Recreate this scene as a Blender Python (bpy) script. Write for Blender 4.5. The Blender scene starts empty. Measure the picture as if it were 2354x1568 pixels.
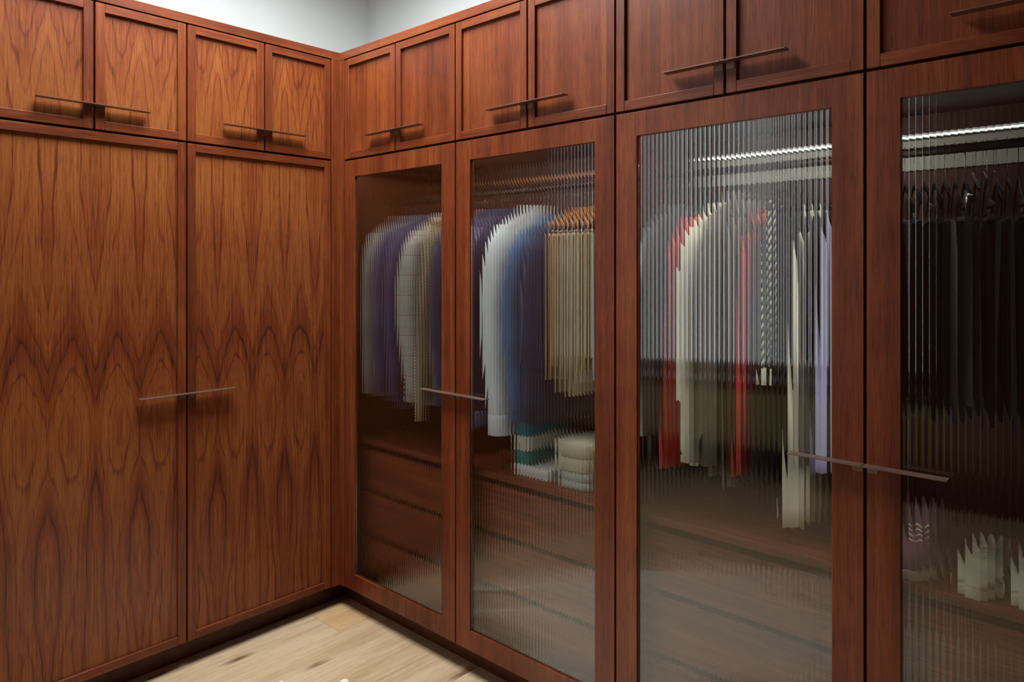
import bpy, bmesh, math, random
from mathutils import Vector
S = bpy.context.scene
C = S.collection
random.seed(7)

# ------------------------------------------------------------------ camera
TH = math.radians(42.45)
cam = bpy.data.cameras.new('camera')
cam_o = bpy.data.objects.new('camera', cam)
C.objects.link(cam_o)
cam_o.location = (2.8096, -1.9023, 1.5533)
cam_o.rotation_euler = (math.radians(90), 0, TH)
cam.sensor_width = 36.0
cam.lens = 36.0 * 1656.0 / 2354.0
cam.shift_y = -(784.0 - 615.0) / 2354.0
cam.clip_start = 0.05
S.camera = cam_o

# ------------------------------------------------------------------ world, daylight, exposure
W = bpy.data.worlds.new('world')
S.world = W
W.use_nodes = True
bg = W.node_tree.nodes['Background']
bg.inputs[0].default_value = (0.80, 0.90, 1.0, 1)
bg.inputs[1].default_value = 1.0
S.view_settings.view_transform = 'Standard'
S.view_settings.look = 'None'
S.view_settings.exposure = 0.0
S.view_settings.gamma = 1.0
S.view_settings.use_curve_mapping = False


def area(name, loc, rot, sx, sy, power, col):
    l = bpy.data.lights.new(name, 'AREA')
    l.shape = 'RECTANGLE'
    l.size, l.size_y = sx, sy
    l.energy = power
    l.color = col
    o = bpy.data.objects.new(name, l)
    C.objects.link(o)
    o.location = loc
    o.rotation_euler = rot
    return o


SKY_X0, SKY_X1, SKY_Y0, SKY_Y1 = 0.12, 1.22, -1.28, -0.15
WIN_X0, WIN_X1, WIN_Z0, WIN_Z1 = -0.34, 0.58, 0.745, 3.05
ROOM_X0, ROOM_X1, ROOM_Y0, ROOM_Y1, CEIL = -0.62, 3.70, -3.45, 0.62, 3.32
area('skylight_daylight', ((SKY_X0 + SKY_X1) / 2, (SKY_Y0 + SKY_Y1) / 2, CEIL + 0.30), (0, 0, 0),
     SKY_X1 - SKY_X0 - .04, SKY_Y1 - SKY_Y0 - .04, 136, (0.93, 0.985, 1.0))
area('window_daylight', ((WIN_X0 + WIN_X1) / 2, ROOM_Y0 - 0.10, (WIN_Z0 + WIN_Z1) / 2), (math.radians(90), 0, 0),
     WIN_X1 - WIN_X0, WIN_Z1 - WIN_Z0, 13, (0.98, 1.0, 0.98))

# ------------------------------------------------------------------ materials
MATS = {}


def new_mat(name):
    m = bpy.data.materials.new(name)
    m.use_nodes = True
    nt = m.node_tree
    b = nt.nodes['Principled BSDF']
    MATS[name] = m
    return m, nt, b


def N(nt, typ, **kw):
    n = nt.nodes.new(typ)
    for k, v in kw.items():
        setattr(n, k, v)
    return n


def math_n(nt, op, a, b=None, c=None, clamp=False):
    n = nt.nodes.new('ShaderNodeMath')
    n.operation = op
    n.use_clamp = clamp
    for i, v in enumerate((a, b, c)):
        if v is None:
            continue
        if isinstance(v, (int, float)):
            n.inputs[i].default_value = v
        else:
            nt.links.new(v, n.inputs[i])
    return n.outputs[0]


def vmul(nt, v, s):
    n = nt.nodes.new('ShaderNodeVectorMath')
    n.operation = 'MULTIPLY'
    nt.links.new(v, n.inputs[0])
    n.inputs[1].default_value = s
    return n.outputs[0]


def comb(nt, x, y, z):
    n = nt.nodes.new('ShaderNodeCombineXYZ')
    for i, v in enumerate((x, y, z)):
        if isinstance(v, (int, float)):
            n.inputs[i].default_value = v
        else:
            nt.links.new(v, n.inputs[i])
    return n.outputs[0]


def noise(nt, vec, scale=1.0, detail=3.0, rough=0.55):
    n = nt.nodes.new('ShaderNodeTexNoise')
    nt.links.new(vec, n.inputs['Vector'])
    n.inputs['Scale'].default_value = scale
    n.inputs['Detail'].default_value = detail
    n.inputs['Roughness'].default_value = rough
    return n.outputs['Fac']


def ramp(nt, fac, stops, interp='LINEAR'):
    n = nt.nodes.new('ShaderNodeValToRGB')
    cr = n.color_ramp
    cr.interpolation = interp
    while len(cr.elements) > 1:
        cr.elements.remove(cr.elements[-1])
    cr.elements[0].position = stops[0][0]
    c = stops[0][1]
    cr.elements[0].color = c if isinstance(c, tuple) else (c, c, c, 1)
    for p, c in stops[1:]:
        e = cr.elements.new(p)
        e.color = c if isinstance(c, tuple) else (c, c, c, 1)
    nt.links.new(fac, n.inputs[0])
    return n.outputs[0]


def mix(nt, fac, a, b, blend='MIX'):
    n = nt.nodes.new('ShaderNodeMix')
    n.data_type = 'RGBA'
    n.blend_type = blend
    for sock, v in ((n.inputs[0], fac), (n.inputs[6], a), (n.inputs[7], b)):
        if isinstance(v, (int, float)):
            sock.default_value = v
        elif isinstance(v, tuple):
            sock.default_value = v
        else:
            nt.links.new(v, sock)
    return n.outputs[2]


def bump(nt, b, h, strength=0.1, dist=0.001):
    n = nt.nodes.new('ShaderNodeBump')
    n.inputs['Strength'].default_value = strength
    n.inputs['Distance'].default_value = dist
    nt.links.new(h, n.inputs['Height'])
    nt.links.new(n.outputs[0], b.inputs['Normal'])


W_DARK = (0.048, 0.0086, 0.0034, 1)
W_MID = (0.158, 0.0325, 0.0088, 1)
W_LIGHT = (0.245, 0.071, 0.0158, 1)


def wood_straight(name, axis, tone=1.0, gloss=0.36, dark=(0.055, 0.0100, 0.0038, 1), mid=(0.158, 0.0325, 0.0090, 1), light=(0.265, 0.073, 0.0155, 1)):
    m, nt, b = new_mat(name)
    pos = N(nt, 'ShaderNodeNewGeometry').outputs['Position']
    rnd = N(nt, 'ShaderNodeObjectInfo').outputs['Random']
    off = math_n(nt, 'MULTIPLY', rnd, 7.0)
    addv = nt.nodes.new('ShaderNodeVectorMath')
    addv.operation = 'ADD'
    nt.links.new(pos, addv.inputs[0])
    nt.links.new(comb(nt, off, off, off), addv.inputs[1])
    p = addv.outputs[0]

    def sc(a, l):
        s = [a, a, a]
        s['xyz'.index(axis)] = l
        return tuple(s)
    n1 = noise(nt, vmul(nt, p, sc(75, 1.8)), 1, 4, 0.6)
    n2 = noise(nt, vmul(nt, p, sc(16, 0.9)), 1, 2, 0.5)
    n3 = noise(nt, vmul(nt, p, sc(520, 14)), 1, 2, 0.6)
    n4 = noise(nt, vmul(nt, p, sc(7, 9)), 1, 3, 0.6)
    f = math_n(nt, 'ADD', math_n(nt, 'MULTIPLY', n1, 0.45), math_n(nt, 'MULTIPLY', n2, 0.55))
    f = math_n(nt, 'ADD', f, math_n(nt, 'MULTIPLY', math_n(nt, 'SUBTRACT', n4, 0.5), 0.22))
    f = math_n(nt, 'ADD', f, math_n(nt, 'MULTIPLY', math_n(nt, 'SUBTRACT', rnd, 0.5), 0.06))
    col = ramp(nt, f, [(0.24, dark), (0.50, mid), (0.78, light)])
    pore = ramp(nt, n3, [(0.36, 0.55), (0.48, 1.0)])
    col = mix(nt, 1.0, col, pore, 'MULTIPLY')
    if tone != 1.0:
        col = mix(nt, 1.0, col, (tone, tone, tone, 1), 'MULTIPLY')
    nt.links.new(col, b.inputs['Base Color'])
    rr = math_n(nt, 'ADD', math_n(nt, 'MULTIPLY', n3, 0.10), gloss - 0.05)
    nt.links.new(rr, b.inputs['Roughness'])
    b.inputs['Specular IOR Level'].default_value = 0.36
    bump(nt, b, n3, 0.12, 0.0006)
    return m


def wood_cathedral(name):
    """book-matched crown-cut veneer on the left run: leaves mirror about y = -1.16 + k*0.148"""
    m, nt, b = new_mat(name)
    pos = N(nt, 'ShaderNodeNewGeometry').outputs['Position']
    sep = N(nt, 'ShaderNodeSeparateXYZ')
    nt.links.new(pos, sep.inputs[0])
    y, z = sep.outputs[1], sep.outputs[2]
    yy = math_n(nt, 'ADD', y, 1.16)
    u = math_n(nt, 'PINGPONG', yy, 0.148)
    slow = math_n(nt, 'MULTIPLY', yy, 0.35)                     # neighbouring leaves drift a little
    na = math_n(nt, 'SUBTRACT', noise(nt, comb(nt, math_n(nt, 'MULTIPLY', u, 13), slow, math_n(nt, 'MULTIPLY', z, 1.5)), 1, 2, 0.5), 0.5)
    nb = math_n(nt, 'SUBTRACT', noise(nt, comb(nt, math_n(nt, 'MULTIPLY', u, 42), slow, math_n(nt, 'MULTIPLY', z, 7.5)), 1, 2, 0.5), 0.5)
    nc = math_n(nt, 'SUBTRACT', noise(nt, comb(nt, math_n(nt, 'MULTIPLY', u, 150), slow, math_n(nt, 'MULTIPLY', z, 10)), 1, 3, 0.6), 0.5)
    ctr = math_n(nt, 'ADD', math_n(nt, 'MULTIPLY', math_n(nt, 'SUBTRACT', noise(nt, comb(nt, 3.3, slow, math_n(nt, 'MULTIPLY', z, 1.2)), 1, 1), 0.5), 0.05), 0.066)
    du = math_n(nt, 'SUBTRACT', u, ctr)
    A = math_n(nt, 'SQRT', math_n(nt, 'ADD', math_n(nt, 'MULTIPLY', du, du), 0.00055))
    B = ramp(nt, math_n(nt, 'DIVIDE', z, 2.6),
             [(0.0, 0.30), (0.10, 0.34), (0.23, 0.42), (0.31, 0.16), (0.375, 0.02), (0.45, 0.34), (0.52, 0.66),
              (0.60, 0.80), (0.68, 0.88), (0.74, 0.93), (0.80, 0.96), (0.83, 0.92), (0.90, 0.76), (1.0, 0.40)], 'B_SPLINE')
    Bs = N(nt, 'ShaderNodeSeparateColor')
    nt.links.new(B, Bs.inputs[0])
    g = math_n(nt, 'ADD', A, math_n(nt, 'MULTIPLY', Bs.outputs[0], 0.150))
    g = math_n(nt, 'ADD', g, math_n(nt, 'MULTIPLY', na, 0.042))
    g = math_n(nt, 'ADD', g, math_n(nt, 'MULTIPLY', nb, 0.015))
    g = math_n(nt, 'ADD', g, math_n(nt, 'MULTIPLY', nc, 0.0022))
    gr = math_n(nt, 'MULTIPLY', g, 38)
    ring = math_n(nt, 'FRACT', gr)
    wn = N(nt, 'ShaderNodeTexWhiteNoise', noise_dimensions='1D')
    nt.links.new(math_n(nt, 'FLOOR', gr), wn.inputs['W'])
    wn2 = N(nt, 'ShaderNodeTexWhiteNoise', noise_dimensions='1D')
    nt.links.new(math_n(nt, 'ADD', math_n(nt, 'FLOOR', gr), 1.0), wn2.inputs['W'])
    tone = math_n(nt, 'ADD', math_n(nt, 'MULTIPLY', wn.outputs[0], math_n(nt, 'SUBTRACT', 1.0, ring)), math_n(nt, 'MULTIPLY', wn2.outputs[0], ring))
    line = ramp(nt, ring, [(0.0, 1.0), (0.05, 0.75), (0.15, 0.12), (0.5, 0.0), (0.90, 0.10), (1.0, 1.0)])
    ls = N(nt, 'ShaderNodeSeparateColor')
    nt.links.new(line, ls.inputs[0])
    lstr = noise(nt, comb(nt, math_n(nt, 'MULTIPLY', g, 30), slow, math_n(nt, 'MULTIPLY', z, 3)), 1, 2)
    line = math_n(nt, 'MULTIPLY', ls.outputs[0], math_n(nt, 'MULTIPLY', math_n(nt, 'MULTIPLY', lstr, lstr), 0.58))
    band = noise(nt, comb(nt, math_n(nt, 'MULTIPLY', g, 12), slow, math_n(nt, 'MULTIPLY', z, 1.3)), 1, 2, 0.5)
    streak = noise(nt, comb(nt, math_n(nt, 'MULTIPLY', u, 170), slow, math_n(nt, 'MULTIPLY', z, 4.5)), 1, 3, 0.6)
    pores = noise(nt, comb(nt, math_n(nt, 'MULTIPLY', y, 560), 0.0, math_n(nt, 'MULTIPLY', z, 18)), 1, 2, 0.6)
    f = math_n(nt, 'ADD', math_n(nt, 'MULTIPLY', tone, 0.17), math_n(nt, 'MULTIPLY', band, 0.42))
    f = math_n(nt, 'SUBTRACT', math_n(nt, 'ADD', f, 0.230), line)
    f = math_n(nt, 'ADD', f, math_n(nt, 'MULTIPLY', math_n(nt, 'SUBTRACT', streak, 0.5), 0.60))
    col = ramp(nt, f, [(0.20, W_DARK), (0.44, W_MID), (0.62, W_LIGHT), (0.78, (0.285, 0.100, 0.024, 1))])
    col = mix(nt, 1.0, col, ramp(nt, pores, [(0.36, 0.6), (0.47, 1.0)]), 'MULTIPLY')
    nt.links.new(col, b.inputs['Base Color'])
    b.inputs['Roughness'].default_value = 0.36
    b.inputs['Specular IOR Level'].default_value = 0.36
    bump(nt, b, pores, 0.10, 0.0006)
    return m


def plain(name, col, rough=0.6, metal=0.0, spec=0.5, var=0.0, vs=30.0):
    m, nt, b = new_mat(name)
    co = N(nt, 'ShaderNodeTexCoord').outputs['Object']
    n = noise(nt, co, vs, 3)
    lo = tuple(c * (1 - var) for c in col) + (1,)
    hi = tuple(min(1, c * (1 + var)) for c in col) + (1,)
    nt.links.new(ramp(nt, n, [(0.3, lo), (0.7, hi)]), b.inputs['Base Color'])
    b.inputs['Roughness'].default_value = rough
    b.inputs['Metallic'].default_value = metal
    b.inputs['Specular IOR Level'].default_value = spec
    return m


def cloth(name, col, weave=900.0, var=0.18, slub=0.0):
    m, nt, b = new_mat(name)
    co = N(nt, 'ShaderNodeTexCoord').outputs['Object']
    n1 = noise(nt, vmul(nt, co, (weave, weave, weave * .25)), 1, 2)
    n2 = noise(nt, co, 9, 3)
    f = math_n(nt, 'ADD', math_n(nt, 'MULTIPLY', n1, 0.5), math_n(nt, 'MULTIPLY', n2, 0.5))
    lo = tuple(c * (1 - var) for c in col) + (1,)
    hi = tuple(min(1, c * (1 + var)) for c in col) + (1,)
    nt.links.new(ramp(nt, f, [(0.35, lo), (0.65, hi)]), b.inputs['Base Color'])
    b.inputs['Roughness'].default_value = 0.85
    b.inputs['Specular IOR Level'].default_value = 0.25
    b.inputs['Sheen Weight'].default_value = 0.15
    bump(nt, b, n1, 0.25, 0.001)
    return m


def plaid_mat(name, base, dark, line):
    m, nt, b = new_mat(name)
    co = N(nt, 'ShaderNodeTexCoord').outputs['Object']
    s = N(nt, 'ShaderNodeSeparateXYZ')
    nt.links.new(co, s.inputs[0])
    h = math_n(nt, 'ADD', s.outputs[0], s.outputs[1])

    def lines(v, per, w):
        fr = math_n(nt, 'FRACT', math_n(nt, 'DIVIDE', v, per))
        return math_n(nt, 'LESS_THAN', fr, w)
    red = math_n(nt, 'MAXIMUM', lines(s.outputs[2], 0.085, 0.035), lines(h, 0.085, 0.03))
    band = math_n(nt, 'ADD', lines(s.outputs[2], 0.085, 0.5), lines(h, 0.085, 0.5))
    n1 = noise(nt, vmul(nt, co, (500, 500, 500)), 1, 2)
    f = math_n(nt, 'ADD', math_n(nt, 'MULTIPLY', n1, 0.9), math_n(nt, 'MULTIPLY', band, 0.025))
    col = ramp(nt, f, [(0.38, base + (1,)), (0.62, dark + (1,))])
    col = mix(nt, math_n(nt, 'MULTIPLY', red, 0.75), col, line + (1,))
    nt.links.new(col, b.inputs['Base Color'])
    b.inputs['Roughness'].default_value = 0.9
    return m


def check_mat(name, a, c, size):
    m, nt, b = new_mat(name)
    co = N(nt, 'ShaderNodeTexCoord').outputs['Object']
    s = N(nt, 'ShaderNodeSeparateXYZ')
    nt.links.new(co, s.inputs[0])
    v = comb(nt, math_n(nt, 'ADD', s.outputs[0], s.outputs[1]), 0.0005, s.outputs[2])
    k = N(nt, 'ShaderNodeTexChecker')
    nt.links.new(v, k.inputs[0])
    k.inputs[1].default_value = a + (1,)
    k.inputs[2].default_value = c + (1,)
    k.inputs[3].default_value = 1 / size
    nt.links.new(k.outputs[0], b.inputs['Base Color'])
    b.inputs['Roughness'].default_value = 0.9
    return m


def emit_mat(name, col, strength):
    m, nt, b = new_mat(name)
    b.inputs['Base Color'].default_value = (0.8, 0.8, 0.8, 1)
    b.inputs['Emission Color'].default_value = col + (1,)
    b.inputs['Emission Strength'].default_value = strength
    return m


def glass_mat(name, col=(0.93, 0.97, 0.955), rough=0.0):
    m, nt, b = new_mat(name)
    b.inputs['Base Color'].default_value = col + (1,)
    b.inputs['Transmission Weight'].default_value = 1.0
    b.inputs['Roughness'].default_value = rough
    b.inputs['IOR'].default_value = 1.60
    return m


def floor_mat(name, tint=(1, 1, 1)):
    m, nt, b = new_mat(name)
    pos = N(nt, 'ShaderNodeNewGeometry').outputs['Position']
    rnd = N(nt, 'ShaderNodeObjectInfo').outputs['Random']
    addv = nt.nodes.new('ShaderNodeVectorMath')
    addv.operation = 'ADD'
    nt.links.new(pos, addv.inputs[0])
    o = math_n(nt, 'MULTIPLY', rnd, 9.0)
    nt.links.new(comb(nt, o, o, 0.0), addv.inputs[1])
    p = addv.outputs[0]
    n1 = noise(nt, vmul(nt, p, (38, 2.4, 1)), 1, 4, 0.6)
    n2 = noise(nt, vmul(nt, p, (7, 1.1, 1)), 1, 3, 0.5)
    n3 = noise(nt, vmul(nt, p, (260, 12, 1)), 1, 2, 0.6)
    f = math_n(nt, 'ADD', math_n(nt, 'MULTIPLY', n1, 0.45), math_n(nt, 'MULTIPLY', n2, 0.55))
    f = math_n(nt, 'ADD', f, math_n(nt, 'MULTIPLY', math_n(nt, 'SUBTRACT', rnd, 0.5), 0.16))
    col = ramp(nt, f, [(0.30, (0.42, 0.27, 0.145, 1)), (0.48, (0.55, 0.39, 0.24, 1)), (0.70, (0.64, 0.49, 0.33, 1))])
    col = mix(nt, 1.0, col, ramp(nt, n3, [(0.34, 0.80), (0.46, 1.0)]), 'MULTIPLY')
    # sparse knots and mineral streaks
    v = N(nt, 'ShaderNodeTexVoronoi', voronoi_dimensions='2D')
    nt.links.new(vmul(nt, p, (5.0, 1.5, 1)), v.inputs['Vector'])
    v.inputs['Scale'].default_value = 1.0
    kd = math_n(nt, 'ADD', v.outputs['Distance'], math_n(nt, 'MULTIPLY', math_n(nt, 'SUBTRACT', n1, 0.5), 0.25))
    knot = ramp(nt, kd, [(0.02, 1.0), (0.12, 0.0)])
    col = mix(nt, knot, col, (0.17, 0.075, 0.035, 1))
    if tint != (1, 1, 1):
        col = mix(nt, 1.0, col, tint + (1,), 'MULTIPLY')
    nt.links.new(col, b.inputs['Base Color'])
    b.inputs['Roughness'].default_value = 0.55
    bump(nt, b, n3, 0.1, 0.0006)
    return m


M_CATH = wood_cathedral('walnut_bookmatched')
M_WV = wood_straight('walnut_vertical', 'z')
M_WX = wood_straight('walnut_along_x', 'x')
M_WY = wood_straight('walnut_along_y', 'y')
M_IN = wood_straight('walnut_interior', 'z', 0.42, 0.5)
M_INX = wood_straight('walnut_drawer', 'x', 1.5, 0.42)
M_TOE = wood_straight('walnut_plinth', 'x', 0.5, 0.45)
M_BRONZE = plain('dark_bronze', (0.195, 0.115, 0.082), 0.46, 0.7, 0.5, 0.12)
M_ROD = plain('black_bronze', (0.05, 0.032, 0.025), 0.4, 0.8)
M_COPPER = plain('copper_rail', (0.30, 0.14, 0.07), 0.45, 1.0)
M_CHROME = plain('steel', (0.75, 0.75, 0.74), 0.22, 1.0)
M_WALL = plain('white_paint', (0.63, 0.662, 0.653), 0.85, var=0.015, vs=3)
M_GLASS = glass_mat('reeded_glass')
M_PANE = glass_mat('clear_glass', (0.98, 0.99, 0.99))
M_FLOOR = floor_mat('pale_oak')
M_FLOOR_T = floor_mat('tan_oak', (0.95, 0.80, 0.62))
M_GAP = plain('floor_joint', (0.20, 0.13, 0.08), 0.9)
M_HANGER = plain('hanger_wood', (0.62, 0.27, 0.10), 0.4, var=0.15)
M_HANGER_D = plain('hanger_dark_wood', (0.016, 0.009, 0.007), 0.4, var=0.15)
M_WHITE = plain('satin_white', (0.82, 0.82, 0.80), 0.5)
M_BLACK = plain('black_lacquer', (0.015, 0.013, 0.013), 0.4)

# ------------------------------------------------------------------ geometry helpers


def world_of(o):
    v = Vector((0, 0, 0))
    while o is not None:
        v += o.location
        o = o.parent
    return v


def make(name, verts, faces, mat, parent=None, smooth=False):
    """mesh from world-space vertices; origin at the bounding-box centre"""
    vs = [Vector(v) for v in verts]
    lo = Vector((min(v[i] for v in vs) for i in range(3)))
    hi = Vector((max(v[i] for v in vs) for i in range(3)))
    c = (lo + hi) / 2
    me = bpy.data.meshes.new(name)
    me.from_pydata([tuple(v - c) for v in vs], [], faces)
    bm = bmesh.new()
    bm.from_mesh(me)
    bmesh.ops.recalc_face_normals(bm, faces=bm.faces)
    bm.to_mesh(me)
    bm.free()
    if smooth:
        for p in me.polygons:
            p.use_smooth = True
    me.materials.append(MATS[mat] if isinstance(mat, str) else mat)
    o = bpy.data.objects.new(name, me)
    C.objects.link(o)
    if parent is not None:
        o.parent = parent
        o.location = c - world_of(parent)
    else:
        o.location = c
    return o


def box(name, x0, x1, y0, y1, z0, z1, mat, parent=None, bev=0.0):
    bm = bmesh.new()
    bmesh.ops.create_cube(bm, size=1.0)
    for v in bm.verts:
        v.co = Vector(((v.co.x + .5) * (x1 - x0) + x0, (v.co.y + .5) * (y1 - y0) + y0, (v.co.z + .5) * (z1 - z0) + z0))
    if bev:
        bmesh.ops.bevel(bm, geom=bm.edges[:], offset=bev, segments=1, profile=0.5, affect='EDGES')
    bm.verts.index_update()
    vs = [tuple(v.co) for v in bm.verts]
    fs = [[v.index for v in f.verts] for f in bm.faces]
    bm.free()
    return make(name, vs, fs, mat, parent)


def empty(name, loc, parent=None):
    o = bpy.data.objects.new(name, None)
    C.objects.link(o)
    o.empty_display_size = 0.05
    if parent is not None:
        o.parent = parent
        o.location = Vector(loc) - world_of(parent)
    else:
        o.location = loc
    return o


def tag(o, label, cat, group=None):
    o['label'] = label
    o['category'] = cat
    if group:
        o['group'] = group
    return o


def struct(o, label=None):
    o['kind'] = 'structure'
    if label:
        o['label'] = label
    return o


def loft_data(rings, cap=True):
    n = len(rings[0])
    vs = [p for r in rings for p in r]
    fs = []
    for i in range(len(rings) - 1):
        for j in range(n):
            a, b_ = i * n + j, i * n + (j + 1) % n
            fs.append((a, b_, b_ + n, a + n))
    if cap:
        fs.append(tuple(range(n)))
        k = (len(rings) - 1) * n
        fs.append(tuple(k + j for j in reversed(range(n))))
    return vs, fs


def loft(name, rings, mat, parent=None, cap=True):
    vs, fs = loft_data(rings, cap)
    return make(name, vs, fs, mat, parent, True)


def tube_data(path, r, n=8, r2=None):
    """tube along a path; r may be a list of radii"""
    path = [Vector(p) for p in path]
    rings = []
    up = None
    for i, p in enumerate(path):
        t = (path[min(i + 1, len(path) - 1)] - path[max(i - 1, 0)]).normalized()
        if up is None:
            up = Vector((0, 0, 1)) if abs(t.z) < 0.9 else Vector((1, 0, 0))
        up = (up - t * up.dot(t)).normalized()
        s = t.cross(up)
        rr = r[i] if isinstance(r, (list, tuple)) else r
        rb = rr if r2 is None else r2
        rings.append([tuple(p + s * (math.cos(a) * rr) + up * (math.sin(a) * rb))
                      for a in (2 * math.pi * k / n for k in range(n))])
    return loft_data(rings)


def tube(name, path, r, mat, parent=None, n=8, r2=None):
    vs, fs = tube_data(path, r, n, r2)
    return make(name, vs, fs, mat, parent, True)


def merge(*parts):
    V, F = [], []
    for vs, fs in parts:
        k = len(V)
        V += list(vs)
        F += [tuple(i + k for i in f) for f in fs]
    return V, F


def ring_frame(name, axis, a0, a1, z0, z1, w, wz, d0, d1, mat, parent):
    """rectangular frame with an opening; axis 'x' lies in an xz plane (depth y d0..d1)"""
    o = [(a0, z0), (a1, z0), (a1, z1), (a0, z1)]
    i = [(a0 + w, z0 + wz), (a1 - w, z0 + wz), (a1 - w, z1 - wz), (a0 + w, z1 - wz)]
    vs = []
    e = 0.0012
    cx, cz = (a0 + a1) / 2, (z0 + z1) / 2

    def sh(p, s):
        return (p[0] + (e if p[0] < cx else -e) * s, p[1] + (e if p[1] < cz else -e) * s)
    layers = [(d0, [sh(p, 1) for p in o], [sh(p, -1) for p in i]), (d0 + e, o, i), (d1, o, i)]
    for d, oo, ii in layers:
        for p in oo + ii:
            vs.append((p[0], d, p[1]) if axis == 'x' else (d, p[0], p[1]))
    fs = []
    for k in range(4):
        k2 = (k + 1) % 4
        fs.append((k, k2, 4 + k2, 4 + k))                      # front
        for L in (0, 8):
            fs.append((L + k, L + k2, L + 8 + k2, L + 8 + k))  # outer
            fs.append((L + 4 + k, L + 4 + k2, L + 12 + k2, L + 12 + k))
        fs.append((16 + k, 16 + k2, 20 + k2, 20 + k))
    return make(name, vs, fs, mat, parent)


# ------------------------------------------------------------------ room shell
# floor: oak boards running along y, every board its own piece
fl = struct(box('floor', ROOM_X0, ROOM_X1, ROOM_Y0, ROOM_Y1, -0.06, -0.012, M_GAP), 'pale oak plank floor')
col0 = -0.02 - 0.21
i = 0
while col0 + 0.21 * i < ROOM_X1:
    x0 = col0 + 0.21 * i
    x1 = min(x0 + 0.21, ROOM_X1)
    if i == 1:
        cuts = [0.14, -0.132, -1.95, ROOM_Y0]
    else:
        a = -0.55 - 1.1 * random.random()
        cuts = [0.14, a, max(a - 1.75, ROOM_Y0 + .2), ROOM_Y0]
    for k in range(len(cuts) - 1):
        box('plank', x0 + .0005, x1 - .0005, cuts[k + 1] + .0005, cuts[k] - .0005, -0.012, 0.0, M_FLOOR_T if (i == 1 and k == 0) else M_FLOOR, fl, 0.0008)
    i += 1

struct(box('wall_left', ROOM_X0 - .1, ROOM_X0, ROOM_Y0 - .1, ROOM_Y1 + .1, -0.06, CEIL, M_WALL), 'white painted wall above the book-matched cabinets')
struct(box('wall_right', ROOM_X0, ROOM_X1, ROOM_Y1, ROOM_Y1 + .1, -0.06, CEIL, M_WALL), 'white painted wall above the glass-door wardrobes')
struct(box('wall_far_right', ROOM_X1, ROOM_X1 + .1, ROOM_Y0 - .1, ROOM_Y1 + .1, -0.06, CEIL, M_WV))


def holed(name, axis, a0, a1, b0, b1, ha0, ha1, hb0, hb1, d0, d1, mat):
    """slab with a rectangular hole; axis 'y' stands in xz, 'z' lies in xy"""
    vs, fs = [], []
    for (p0, p1, q0, q1) in ((a0, ha0, b0, b1), (ha1, a1, b0, b1), (ha0, ha1, b0, hb0), (ha0, ha1, hb1, b1)):
        k = len(vs)
        for d in (d0, d1):
            for p, q in ((p0, q0), (p1, q0), (p1, q1), (p0, q1)):
                vs.append((p, d, q) if axis == 'y' else (p, q, d))
        fs += [(k, k + 1, k + 2, k + 3), (k + 4, k + 5, k + 6, k + 7)] + [(k + j, k + (j + 1) % 4, k + 4 + (j + 1) % 4, k + 4 + j) for j in range(4)]
    return make(name, vs, fs, mat)


struct(holed('wall_back', 'y', ROOM_X0, ROOM_X1, -0.06, CEIL, WIN_X0, WIN_X1, WIN_Z0, WIN_Z1, ROOM_Y0 - .1, ROOM_Y0, M_WV))
struct(holed('ceiling', 'z', ROOM_X0 - .1, ROOM_X1 + .1, ROOM_Y0 - .1, ROOM_Y1 + .1, SKY_X0, SKY_X1, SKY_Y0, SKY_Y1, CEIL, CEIL + .30, M_WALL))
win = struct(ring_frame('window_1', 'x', WIN_X0, WIN_X1, WIN_Z0, WIN_Z1, .05, .05, ROOM_Y0 - .07, ROOM_Y0 - .02, M_WHITE, None), 'white framed window opposite the glass wardrobes')
box('mullion', .10, .14, ROOM_Y0 - .06, ROOM_Y0 - .03, WIN_Z0 + .05, WIN_Z1 - .05, M_WHITE, win)
sk = struct(holed('window_2', 'z', SKY_X0, SKY_X1, SKY_Y0, SKY_Y1, SKY_X0 + .05, SKY_X1 - .05, SKY_Y0 + .05, SKY_Y1 - .05, CEIL + .20, CEIL + .26, M_WHITE), 'white framed skylight')

struct(box('trim_7', ROOM_X0 + .001, -0.58, ROOM_Y0 + .001, -1.36, 0, 2.536, M_WV), 'walnut wall panelling beyond the book-matched wardrobe')
# plinths, fillers and crown boards of the fitted cupboards
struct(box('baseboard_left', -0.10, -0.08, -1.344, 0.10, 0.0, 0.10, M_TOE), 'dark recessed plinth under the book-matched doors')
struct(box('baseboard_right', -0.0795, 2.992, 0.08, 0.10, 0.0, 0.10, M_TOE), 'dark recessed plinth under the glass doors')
struct(box('trim_1', -0.022, 0.0, -0.0415, 0.022, 0.10, 2.50, M_WV, None, .0008), 'narrow vertical filler strip on the left of the corner')
struct(box('trim_2', 0.0, 0.0315, 0.0, 0.022, 0.10, 2.50, M_WV, None, .0008), 'narrow vertical filler strip on the right of the corner')
struct(box('trim_5', -0.60, 0.033, 0.0225, 0.60, 2.488, 2.4995, M_WX), 'blind corner top')
struct(box('trim_6', -0.60, -0.0225, -0.0435, 0.022, 2.488, 2.4995, M_WX), 'blind corner top, left strip')
struct(box('trim_3', -0.10, 0.0, -1.344, 0.10, 2.5005, 2.536, M_WY, None, .001), 'crown board above the book-matched cabinets')
struct(box('trim_4', 0.0, 2.992, 0.0, 0.10, 2.5005, 2.536, M_WX, None, .001), 'crown board above the upper cabinets on the glass-door side')

# ------------------------------------------------------------------ cabinets
DT = 0.022           # door thickness
G = 0.0034           # half gap between doors


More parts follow.
